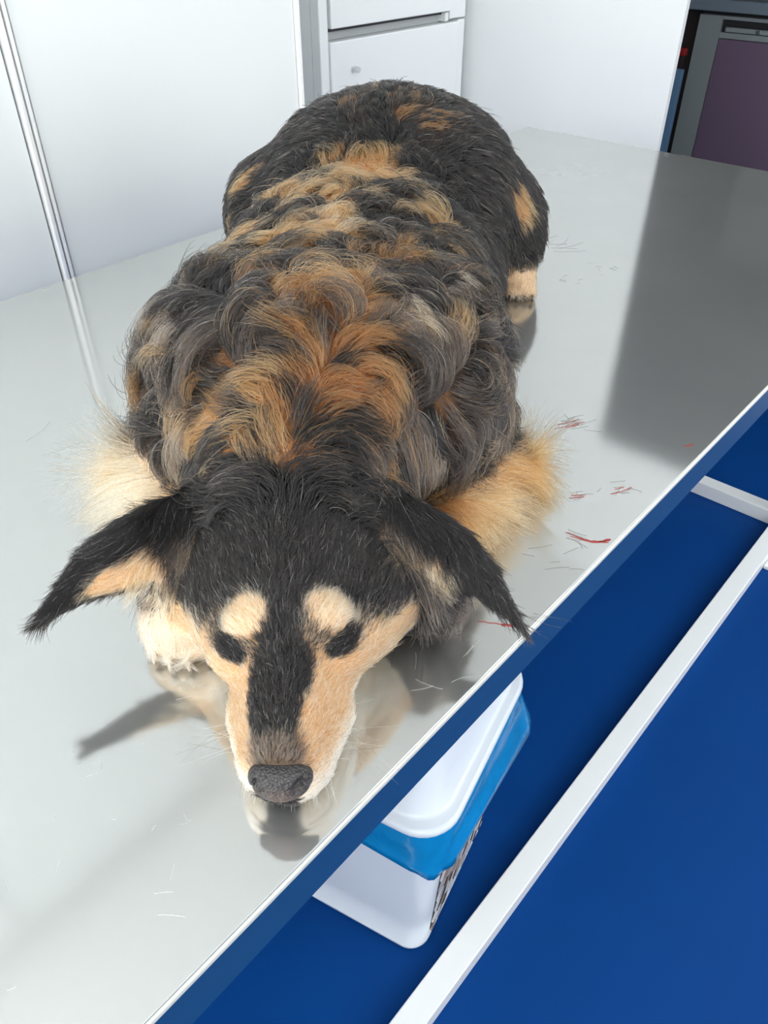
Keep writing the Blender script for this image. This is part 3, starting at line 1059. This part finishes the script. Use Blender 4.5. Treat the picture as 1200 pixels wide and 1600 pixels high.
def fields(p, n, reg):
    """flow direction, length, lift, curl, clump radius for skin points"""
    k = len(p)
    x, y, z = p[:, 0], p[:, 1], p[:, 2]
    cx = -0.06 + 0.10 * np.clip(y - 0.6, 0, 1)
    side = np.clip((x - cx) / 0.15, -1.2, 1.2)
    flow = np.stack([0.75 * side, 0.75 - 0.3 * np.abs(side), -0.25 - 0.8 * np.abs(side)], 1)
    ln = np.full(k, 0.050)
    lift = np.full(k, 0.55)
    curl = np.full(k, 1.6)
    # smooth short coat over the loins and thighs
    rear = sstep(0.98, 1.12, y)
    ln = ln * (1 - rear) + 0.026 * rear
    lift = lift * (1 - rear) + 0.28 * rear
    curl = curl * (1 - rear) + 0.35 * rear
    flank = sstep(0.09, 0.15, np.abs(x - cx)) * sstep(0.80, 0.9, y) * (x > cx)
    ln = ln * (1 - flank) + 0.030 * flank
    lift = lift * (1 - flank) + 0.25 * flank
    curl = curl * (1 - flank * 0.8)
    # neck behind the skull: shorter, lying back
    nk = sstep(0.60, 0.53, y)
    ln = ln * (1 - nk) + 0.032 * nk
    lift = lift * (1 - nk) + 0.35 * nk
    curl = curl * (1 - 0.6 * nk)
    # ruff beside the cheeks
    ru = sstep(0.57, 0.54, y) * sstep(0.060, 0.085, np.abs(x + 0.074)) * (reg == 0)
    sx_ = np.sign(x + 0.074)
    rf = np.stack([0.55 * sx_, -0.45 + 0 * y, -0.75 + 0 * y], 1)
    flow = flow * (1 - ru)[:, None] + rf * ru[:, None]
    ln = ln * (1 - ru) + 0.040 * ru
    lift = lift * (1 - ru) + 0.30 * ru
    curl = curl * (1 - 0.5 * ru)
    # head
    m = reg == 1
    away = p - NOSE
    hf = np.stack([away[:, 0] * 1.2, away[:, 1] + 0.02, away[:, 2] * 0.6], 1)
    flow[m] = hf[m]
    mz = sstep(0.40, 0.36, y)
    hl_ = 0.013 * (1 - mz) + 0.0075 * mz
    ck = sstep(0.43, 0.47, y) * sstep(0.075, 0.05, z)
    hl_ = hl_ + 0.034 * ck + 0.008 * sstep(0.46, 0.52, y)
    ln[m] = hl_[m]
    lift[m] = (0.22 + 0.12 * mz)[m]
    curl[m] = 0.25
    fl = flow.copy()
    fl[:, 2] = -0.9 * np.abs(fl[:, 1]) * ck + fl[:, 2]
    fl[:, 1] = fl[:, 1] * (1 - 1.3 * ck)
    flow[m] = fl[m]
    chin = m & (z < 0.018) & (y < 0.36)
    flow[chin] = np.stack([away[chin][:, 0] * 0.6, -0.4 + 0 * y[chin], -0.6 + 0 * y[chin]], 1)
    # ears
    for rid, sd in ((2, 'l'), (3, 'r')):
        m = reg == rid
        b_, L__, e1, e2, e3, w_ = ear_axes(sd)
        a, u, h, _, _ = ear_local(p.astype(np.float32), sd)
        flow[m] = e1 + np.outer(-0.25 * np.sign(u[m]) * sstep(0.4, 0.9, a[m]), e2) + np.outer(-0.5 * ((n[m] @ e3) > 0.1) * sstep(0.6, 0.1, a[m]), e2)
        ln[m] = 0.016 + 0.012 * ((n[m] @ e3) > 0.1) * sstep(0.7, 0.2, a[m]) + 0.008 * sstep(0.75, 1, a[m])
        lift[m] = 0.12
        curl[m] = 0.3
    # fore legs: long feathering behind the elbow, short on the paw
    for rid, sg in ((4, -1), (5, 1)):
        m = reg == rid
        fe = sstep(0.52, 0.62, y)
        fw = np.stack([np.full(k, 1.0 * sg), 0.25 + 0 * y, -0.25 + 0 * y], 1) * fe[:, None] + np.stack([0.1 * sg + 0 * y, -1.0 + 0 * y, -0.3 + 0 * y], 1) * (1 - fe)[:, None]
        flow[m] = fw[m]
        ln[m] = (0.017 + (0.066 if sg > 0 else 0.082) * fe)[m]
        lift[m] = 0.15
        curl[m] = 0.3
        up = m & (z > 0.085)
        ln[up] = 0.045
        curl[up] = 1.2
    m = (reg == 6) & (z < 0.05)
    flow[m] = np.array((0.15, -1.0, -0.25))
    ln[m] = 0.016
    curl[m] = 0.2
    return tangent(flow, n), ln, lift, curl


# ---- clumps: every lock follows one guide hair
NCL = 7000
cw_ = np.where(reg == 0, np.where(roots[:, 1] > 1.02, 0.4, 0.17), np.where(reg == 1, 1.0, 0.7))
pc_idx = rng.choice(NS, NCL, replace=False, p=cw_ / cw_.sum())
kd = KDTree(NCL)
for i, j in enumerate(pc_idx):
    kd.insert(roots[j], i)
kd.balance()
cl = np.fromiter((kd.find(r_)[1] for r_ in roots), dtype=np.int64, count=NS)
cp, cn_, creg = roots[pc_idx], nrm[pc_idx], reg[pc_idx]
cflow, clen, clift, ccurl = fields(cp, cn_, creg)
same = reg == creg[cl]

K = 7


def strands(p, n, flow, ln, lift, curl, ang, lift2):
    """integrate K points; ang turns in the surface plane along the hair"""
    t_ = flow
    bt = np.cross(n, t_)
    out = np.empty((len(p), K, 3))
    out[:, 0] = p
    q = p.copy()
    for k in range(1, K):
        f = (k - 0.5) / (K - 1)
        a = ang + curl * f
        l = lift * (1 - f) + lift2 * f
        d = (t_ * np.cos(a)[:, None] + bt * np.sin(a)[:, None]) * np.cos(l)[:, None] + n * np.sin(l)[:, None]
        q = q + d * (ln / (K - 1))[:, None]
        out[:, k] = q
    return out


big = vnoise(cp * 22 + 5.1, 9) - 0.5
curly = np.clip(ccurl, 0, 1.6)
c_ang = curly * (big * 2.6 + rng.normal(0, 0.28, NCL))
c_curl = curly * np.where(vnoise(cp * 30 + 9.1, 4) > 0.5, 1, -1) * rng.uniform(0.4, 1.9, NCL)
c_len = clen * rng.uniform(0.8, 1.2, NCL)
c_lift = clift * rng.uniform(0.6, 1.6, NCL)
guide = strands(cp, cn_, cflow, c_len, c_lift, c_curl, c_ang, -0.35 * clift / 0.5)

sflow, sln, slift, scurl = fields(roots, nrm, reg)
j1 = rng.normal(0, 1, NS)
own = strands(roots, nrm, sflow, np.where(same, c_len[cl], sln) * rng.uniform(0.6, 1.15, NS), np.where(same, c_lift[cl], slift) * rng.uniform(0.7, 1.3, NS),
              np.where(same, c_curl[cl], 0) + 0.35 * rng.normal(0, 1, NS), np.where(same, c_ang[cl], 0) + 0.16 * j1, -0.35 * slift / 0.5)
tt = np.linspace(0, 1, K)
pull = np.where(same, 0.86, 0.0) * np.where(reg == 1, 0.35, 1.0) * rng.uniform(0.5, 1.1, NS)
stray = rng.random(NS) < 0.10
pull[stray] *= 0.1
g = guide[cl] - cp[cl][:, None, :]
tipc = own + (guide[cl] - own) * (pull[:, None] * tt[None, :] ** 1.3)[..., None] * 0.8
fr = rng.normal(0, 1, (NS, 3)) * np.where(stray, np.where(reg >= 4, 0.003, 0.006), 0.0016)[:, None] * (np.where(same, c_len[cl], sln) / 0.05)[:, None]
tipc += fr[:, None, :] * (tt[None, :, None] ** 1.5)
tipc[..., 2] = np.maximum(tipc[..., 2], 0.0012)

# ---- colour: each lock takes one colour, single hairs may differ
CW = coat_weights(cp, cn_, creg)
CW /= CW.sum(1, keepdims=True) + 1e-9
sharp = CW ** 1.25
sharp /= sharp.sum(1, keepdims=True)
pick_c = (sharp.cumsum(1) > rng.random((NCL, 1))).argmax(1)
SW = coat_weights(roots, nrm, reg)
SW /= SW.sum(1, keepdims=True) + 1e-9
pick_s = (SW.cumsum(1) > rng.random((NS, 1))).argmax(1)
headlike = (reg >= 1) & (reg <= 3) | ((reg >= 4) & (roots[:, 2] < 0.08))
use_c = same & (rng.random(NS) < 0.70) & ~headlike
pick = np.where(use_c, pick_c[cl], pick_s)
white_hair = (rng.random(NS) < np.where(headlike, 0.04, 0.010)) & (pick <= 1)
cols = COAT_COLS[pick] * rng.uniform(0.6, 1.3, (NS, 1))
cols[(reg == 0) & (pick >= 2) & (pick <= 4)] *= 0.78
cols[white_hair] = srgb(190, 180, 170)
pc = np.repeat(cols[:, None, :], K, 1)
# paler tips on a part of the dark hairs, darker roots in the tan
shade = rng.random(NS)
tipm = (pick <= 1) & (shade < 0.18) & (~headlike)
pc[tipm, K - 3:] = ASH * 0.9
pc = np.clip(pc, 0.002, 0.95)

hlen = np.where(same, c_len[cl], sln)
rad = np.where(headlike, 0.00020, 0.00027) * rng.uniform(0.8, 1.2, NS)
rad = rad * np.where(roots[:, 1] > 0.9, 1.25, 1.0)
radk = rad[:, None] * (1 - 0.75 * tt[None, :] ** 2)


def hair_object(name, pts, radii, colors, m, parent):
    hc = bpy.data.hair_curves.new(name)
    n_, k_ = pts.shape[:2]
    hc.add_curves([k_] * n_)
    hc.attributes['position'].data.foreach_set('vector', (pts - DOG_O).astype(np.float32).ravel())
    ra = hc.attributes.get('radius') or hc.attributes.new('radius', 'FLOAT', 'POINT')
    ra.data.foreach_set('value', radii.astype(np.float32).ravel())
    at = hc.attributes.new('coat', 'FLOAT_COLOR', 'POINT')
    at.data.foreach_set('color', np.concatenate([colors, np.ones(colors.shape[:2] + (1,))], 2).astype(np.float32).ravel())
    o = bpy.data.objects.new(name, hc)
    col.objects.link(o)
    hc.materials.append(m)
    o.parent = parent
    return o


M_HAIR = attr_mat('dog_hair', True)
fur = hair_object('fur', tipc, radk, pc, M_HAIR, dog)
fur['kind'] = 'stuff'
fur['label'] = 'long wavy black and tan coat'


# ---- nose leather
def sd_nose(p):
    c = NOSE
    q = p.copy()
    k = 1.0 + 4.0 * (q[..., 2] - c[2])                      # wider at the top
    q[..., 0] = c[0] + (q[..., 0] - c[0]) / np.clip(k, 0.7, 1.25)
    d = ell(q, (c[0], c[1] + 0.006, c[2] + 0.001), (0.0215, 0.0150, 0.0185))
    d = smax(d, (p[..., 2] - (c[2] + 0.0165)) * 0.9 + (p[..., 1] - c[1]) * 0.25, 0.010)
    for s in (-1, 1):
        d = smax(d, -ell(p, (c[0] + s * 0.0145, c[1] - 0.0060, c[2] + 0.0055), (0.0052, 0.0075, 0.0062)), 0.002)
        d = smax(d, -rcone(p, (c[0] + s * 0.0155, c[1] - 0.006, c[2] + 0.002), (c[0] + s * 0.0225, c[1] + 0.003, c[2] - 0.005), 0.0026, 0.0016), 0.002)
    d = smax(d, -rcone(p, (c[0], c[1] - 0.0105, c[2] + 0.004), (c[0], c[1] - 0.006, c[2] - 0.02), 0.0007, 0.0012), 0.002)
    return d


def nets_mesh(name, f, lo, hi, h):
    P_, Q_ = surface_nets(f, lo, hi, h)
    m_ = bpy.data.meshes.new(name)
    m_.from_pydata([tuple(v) for v in (P_ - DOG_O)], [], [tuple(int(i) for i in q) for q in Q_])
    for pl in m_.polygons:
        pl.use_smooth = True
    m_.update()
    return m_


def nose_mat():
    m = mat('nose_leather', (0.018, 0.015, 0.015), 0.42, spec=0.5)
    nt = m.node_tree
    b = nt.nodes['Principled BSDF']
    tc = nt.nodes['Texture Coordinate']
    vo = nt.nodes.new('ShaderNodeTexVoronoi')
    vo.inputs['Scale'].default_value = 520
    nt.links.new(tc.outputs['Object'], vo.inputs['Vector'])
    bp = nt.nodes.new('ShaderNodeBump')
    bp.inputs['Strength'].default_value = 0.9
    bp.inputs['Distance'].default_value = 0.0012
    nt.links.new(vo.outputs['Distance'], bp.inputs['Height'])
    nt.links.new(bp.outputs['Normal'], b.inputs['Normal'])
    nz = nt.nodes.new('ShaderNodeTexNoise')
    nz.inputs['Scale'].default_value = 120
    nz.inputs['Detail'].default_value = 5
    nt.links.new(tc.outputs['Object'], nz.inputs['Vector'])
    # worn pinkish brown skin in the middle of the pad
    gr = nt.nodes.new('ShaderNodeVectorMath')
    gr.operation = 'DISTANCE'
    c = NOSE - DOG_O + np.array((0.0, -0.008, -0.009))
    gr.inputs[1].default_value = tuple(c)
    nt.links.new(tc.outputs['Object'], gr.inputs[0])
    mr = nt.nodes.new('ShaderNodeMapRange')
    mr.inputs['From Min'].default_value = 0.019
    mr.inputs['From Max'].default_value = 0.004
    nt.links.new(gr.outputs['Value'], mr.inputs['Value'])
    mu = nt.nodes.new('ShaderNodeMath')
    mu.operation = 'MULTIPLY'
    nt.links.new(mr.outputs['Result'], mu.inputs[0])
    nt.links.new(nz.outputs['Fac'], mu.inputs[1])
    mx = nt.nodes.new('ShaderNodeMix')
    mx.data_type = 'RGBA'
    mx.inputs['A'].default_value = (0.034, 0.031, 0.031, 1)
    mx.inputs['B'].default_value = (0.22, 0.135, 0.11, 1)
    nt.links.new(mu.outputs['Value'], mx.inputs['Factor'])
    nt.links.new(mx.outputs['Result'], b.inputs['Base Color'])
    return m


nose = obj('nose', nets_mesh('nose', sd_nose, NOSE - 0.03, NOSE + 0.03, 0.0010), nose_mat(), dog)
nose['label'] = 'dark pebbled nose leather worn brown in the middle'

# ---- closed eyelids: a dark lid with the lash line sunk in it
M_LID = mat('dark_eyelid', (0.012, 0.010, 0.010), 0.75, spec=0.15, bump=0.3, bump_scale=500)
for (ex, ey, ez), s in ((EYE_L, -1), (EYE_R, 1)):
    e = np.array((ex + s * 0.001, ey - 0.0005, ez - 0.0015))

    def sd_lid(p, e=e, s=s):
        q = p - e.astype(np.float32)
        tilt = q[..., 2] - 0.40 * s * q[..., 0] + 0.001
        qq = np.stack([q[..., 0], q[..., 1], tilt], -1)
        d = ell(qq, (0, 0, 0), (0.0155, 0.0066, 0.0050))
        return smax(d, -rcone(qq, (-0.0125, -0.0085, -0.0035), (0.0125, -0.0085, -0.0035), 0.0010, 0.0010), 0.0015)
    obj('eyelid', nets_mesh('eyelid', sd_lid, e - 0.02, e + 0.02, 0.0011), M_LID, dog)

# ---- claws
M_CLAW2 = mat('dark_claw', (0.05, 0.04, 0.035), 0.35)
M_CLAW = mat('horn_claw', (0.42, 0.36, 0.30), 0.35)


def claw(x, y, z, ln, aim):
    ringsc = []
    ax = unit(np.array(aim, dtype=float)[None])[0]
    up = np.array((0, 0, 1.0))
    sx = np.cross(ax, up)
    sx /= np.linalg.norm(sx)
    uz = np.cross(sx, ax)
    for t, r_ in ((0, 0.0028), (0.35, 0.0026), (0.7, 0.0018), (1.0, 0.0005)):
        c = np.array((x, y, z)) + ax * ln * t - uz * 0.004 * t * t
        c[2] = max(c[2], 0.0012 + r_ * 0.3)
        ringsc.append([tuple(c + (sx * math.cos(a) + uz * math.sin(a) * 1.2) * r_ - DOG_O) for a in np.linspace(0, 2 * PI, 9)[:-1]])
    return loft('claw', ringsc)


for dx in (-0.021, -0.007, 0.008, 0.022):
    yy = 0.417 if abs(dx) < 0.01 else 0.4235
    obj('claw', claw(-0.166 + dx, yy, 0.010, 0.0075, (0.1 * dx / 0.02, -1, -0.35)), M_CLAW, dog)
for dx in (-0.017, -0.006, 0.006, 0.017):
    obj('claw', claw(0.210 + dx, 1.139, 0.009, 0.009, (0, -1, -0.3)), M_CLAW2, dog)

# ---- whiskers, chin bristles and long brow hairs
wk, wc = [], []
rw = np.random.default_rng(21)
for s in (-1, 1):
    for k in range(11):
        y0 = rw.uniform(0.312, 0.352)
        z0 = rw.uniform(0.020, 0.040)
        x0 = -0.068 + s * (0.030 + 0.10 * (y0 - 0.312))
        L_ = rw.uniform(0.025, 0.055)
        d = unit(np.array((s * 1.0, rw.uniform(-0.55, 0.35), rw.uniform(-0.25, 0.25)))[None])[0]
        pts = []
        for j in range(8):
            t = j / 7
            q = np.array((x0, y0, z0)) + d * L_ * t + np.array((0, rw.uniform(-.2, .2) * 0, -0.012 * t * t))
            q[1] += 0.010 * t * t * (1 if k % 3 else -1)
            q[2] = max(q[2], 0.002)
            pts.append(q)
        wk.append(pts)
        wc.append(srgb(235, 230, 222) if k % 5 else srgb(60, 55, 52))
for k in range(46):
    x0 = -0.068 + rw.uniform(-0.03, 0.034)
    y0 = 0.296 + 0.5 * abs(x0 + 0.068) ** 1.2 + rw.uniform(-0.002, 0.004)
    L_ = rw.uniform(0.004, 0.009)
    d = unit(np.array(((x0 + 0.068) * 12, -0.8, -0.25))[None])[0]
    pts = []
    for j in range(8):
        t = j / 7
        q = np.array((x0, y0, rw.uniform(0.010, 0.014) if j == 0 else pts[0][2])) + d * L_ * t
        q[2] = max(q[2] - 0.006 * t, 0.001)
        pts.append(q)
    wk.append(pts)
    wc.append(srgb(240, 235, 226))
wk = np.array(wk)
wc = np.repeat(np.array(wc)[:, None, :], 8, 1)
wr = np.repeat((0.00015 * (1 - 0.8 * np.linspace(0, 1, 8) ** 1.5))[None], len(wk), 0)
whisk = hair_object('whiskers', wk, wr, wc, M_HAIR, dog)
whisk['kind'] = 'stuff'
whisk['label'] = 'thin white whiskers and chin bristles'


# ------------------------------------------------------------------ marks and shed hair on the steel
M_BLOOD = mat('dried_blood', (0.30, 0.025, 0.02), 0.35, var=0.4, var_scale=200)


def streak(bm_, pts, w0, w1):
    """thin raised ribbon along pts (local xy)"""
    n_ = len(pts)
    top, bot = [], []
    for i, (x, y) in enumerate(pts):
        a = pts[max(i - 1, 0)]
        b = pts[min(i + 1, n_ - 1)]
        d = Vector((b[0] - a[0], b[1] - a[1])).normalized()
        t = i / (n_ - 1)
        w = (w0 + (w1 - w0) * t) * (0.6 + 0.8 * random.random()) * (0.15 if i in (0, n_ - 1) else 1)
        top.append([bm_.verts.new((x - d.y * w * q, y + d.x * w * q, 0.0005)) for q in (-0.6, 0.6)])
        bot.append([bm_.verts.new((x - d.y * w * q, y + d.x * w * q, 0.0001)) for q in (-1, 1)])
    for i in range(n_ - 1):
        bm_.faces.new((top[i][0], top[i][1], top[i + 1][1], top[i + 1][0]))
        bm_.faces.new((bot[i][0], top[i][0], top[i + 1][0], bot[i + 1][0]))
        bm_.faces.new((bot[i][1], top[i][1], top[i + 1][1], bot[i + 1][1]))
        bm_.faces.new((bot[i][0], bot[i][1], bot[i + 1][1], bot[i + 1][0]))


def smear(label, o, runs):
    bm_ = bmesh.new()
    for pts, w0, w1 in runs:
        fine = []
        for (x0, y0), (x1, y1) in zip(pts[:-1], pts[1:]):
            for k in range(6):
                t = k / 6
                fine.append((x0 + (x1 - x0) * t - o[0] + random.uniform(-.0006, .0006), y0 + (y1 - y0) * t - o[1] + random.uniform(-.0006, .0006)))
        fine.append((pts[-1][0] - o[0], pts[-1][1] - o[1]))
        streak(bm_, fine, w0, w1)
    tag(obj('blood_smear', mesh_of('blood_smear', bm_), M_BLOOD, None, (o[0], o[1], TZ)), label, 'smear')


smear('red smear with thin tails running to the table edge', (0.20, 0.577),
      [([(0.180, 0.590), (0.200, 0.577), (0.219, 0.574)], 0.0003, 0.0012), ([(0.183, 0.584), (0.203, 0.574), (0.218, 0.576)], 0.0002, 0.0009),
       ([(0.209, 0.5745), (0.2225, 0.579)], 0.0012, 0.0016)])
smear('short red smear beside the tip of the dog ear', (0.106, 0.466),
      [([(0.081, 0.470), (0.100, 0.467), (0.117, 0.4645)], 0.0002, 0.0009), ([(0.102, 0.4655), (0.117, 0.4635)], 0.0010, 0.0011)])
smear('small pair of reddish brown scratches on the steel', (0.20, 0.646),
      [([(0.194, 0.645), (0.210, 0.647)], 0.0006, 0.0003), ([(0.196, 0.649), (0.212, 0.651)], 0.0003, 0.0003)])
smear('thin slanted reddish scratch between the smudges and the table edge', (0.25, 0.658),
      [([(0.238, 0.652), (0.251, 0.656), (0.264, 0.664)], 0.0003, 0.0005), ([(0.245, 0.660), (0.256, 0.664)], 0.0003, 0.0002)])
smear('brownish scuffed smear on the steel beside the dog flank', (0.22, 0.787),
      [([(0.200, 0.778), (0.220, 0.785), (0.240, 0.794)], 0.0004, 0.0004), ([(0.205, 0.787), (0.222, 0.793), (0.235, 0.800)], 0.0003, 0.0003),
       ([(0.214, 0.779), (0.232, 0.788)], 0.0003, 0.0003)])
smear('faint red dab close to the table edge', (0.349, 0.742), [([(0.343, 0.742), (0.349, 0.742), (0.355, 0.746)], 0.0012, 0.0016)])

# shed hairs lying on the steel
sh, shc = [], []
rh = np.random.default_rng(33)


def shed(x, y, n_, spread, ln_, colr, ang=None):
    for _ in range(n_):
        a = rh.uniform(0, 6.28) if ang is None else ang + rh.normal(0, 0.35)
        c = rh.normal(0, 25)
        L_ = ln_ * rh.uniform(0.5, 1.3)
        q = np.array((x + rh.normal(0, spread), y + rh.normal(0, spread), 0.0004))
        pts = []
        for j in range(8):
            pts.append(q.copy())
            a += c * L_ / 7
            q = q + np.array((math.cos(a), math.sin(a), 0)) * L_ / 7
        sh.append(pts)
        shc.append(srgb(*colr))


DK, LT = (40, 34, 32), (235, 232, 226)
shed(0.15, 0.554, 6, 0.012, 0.02, DK, 0.2)
shed(0.22, 0.787, 16, 0.008, 0.02, DK, 0.45)
shed(0.185, 0.585, 6, 0.006, 0.02, DK, -0.4)
shed(0.245, 0.655, 7, 0.010, 0.016, DK, 0.4)
shed(0.200, 0.647, 5, 0.004, 0.012, DK, 0.3)
shed(0.369, 1.271, 8, 0.010, 0.012, DK)
shed(0.300, 1.217, 8, 0.010, 0.012, DK)
shed(0.284, 1.375, 8, 0.016, 0.06, DK, 0.2)
shed(0.12, 0.47, 5, 0.008, 0.03, DK, -0.6)
shed(-0.135, 0.237, 2, 0.004, 0.014, LT)
shed(-0.123, 0.219, 1, 0.002, 0.016, LT)
shed(-0.209, 0.324, 3, 0.004, 0.014, LT)
shed(-0.14, 0.40, 7, 0.018, 0.014, LT)
shed(-0.38, 0.73, 4, 0.02, 0.05, (120, 112, 105), 0.55)
shed(-0.20, 0.28, 10, 0.05, 0.006, LT)
shed(0.03, 0.42, 6, 0.02, 0.02, LT)
shed(0.02, 0.44, 8, 0.02, 0.025, DK)
sh = np.array(sh)
shc = np.repeat(np.array(shc)[:, None, :], 8, 1)
so = hair_object('shed_hair', sh, np.full(sh.shape[:2], 0.00013), shc, M_HAIR, None)
so.location = Vector((DOG_O[0], DOG_O[1], TZ))
so['kind'] = 'stuff'
tag(so, 'loose dark and white dog hairs shed over the steel table top', 'hair')
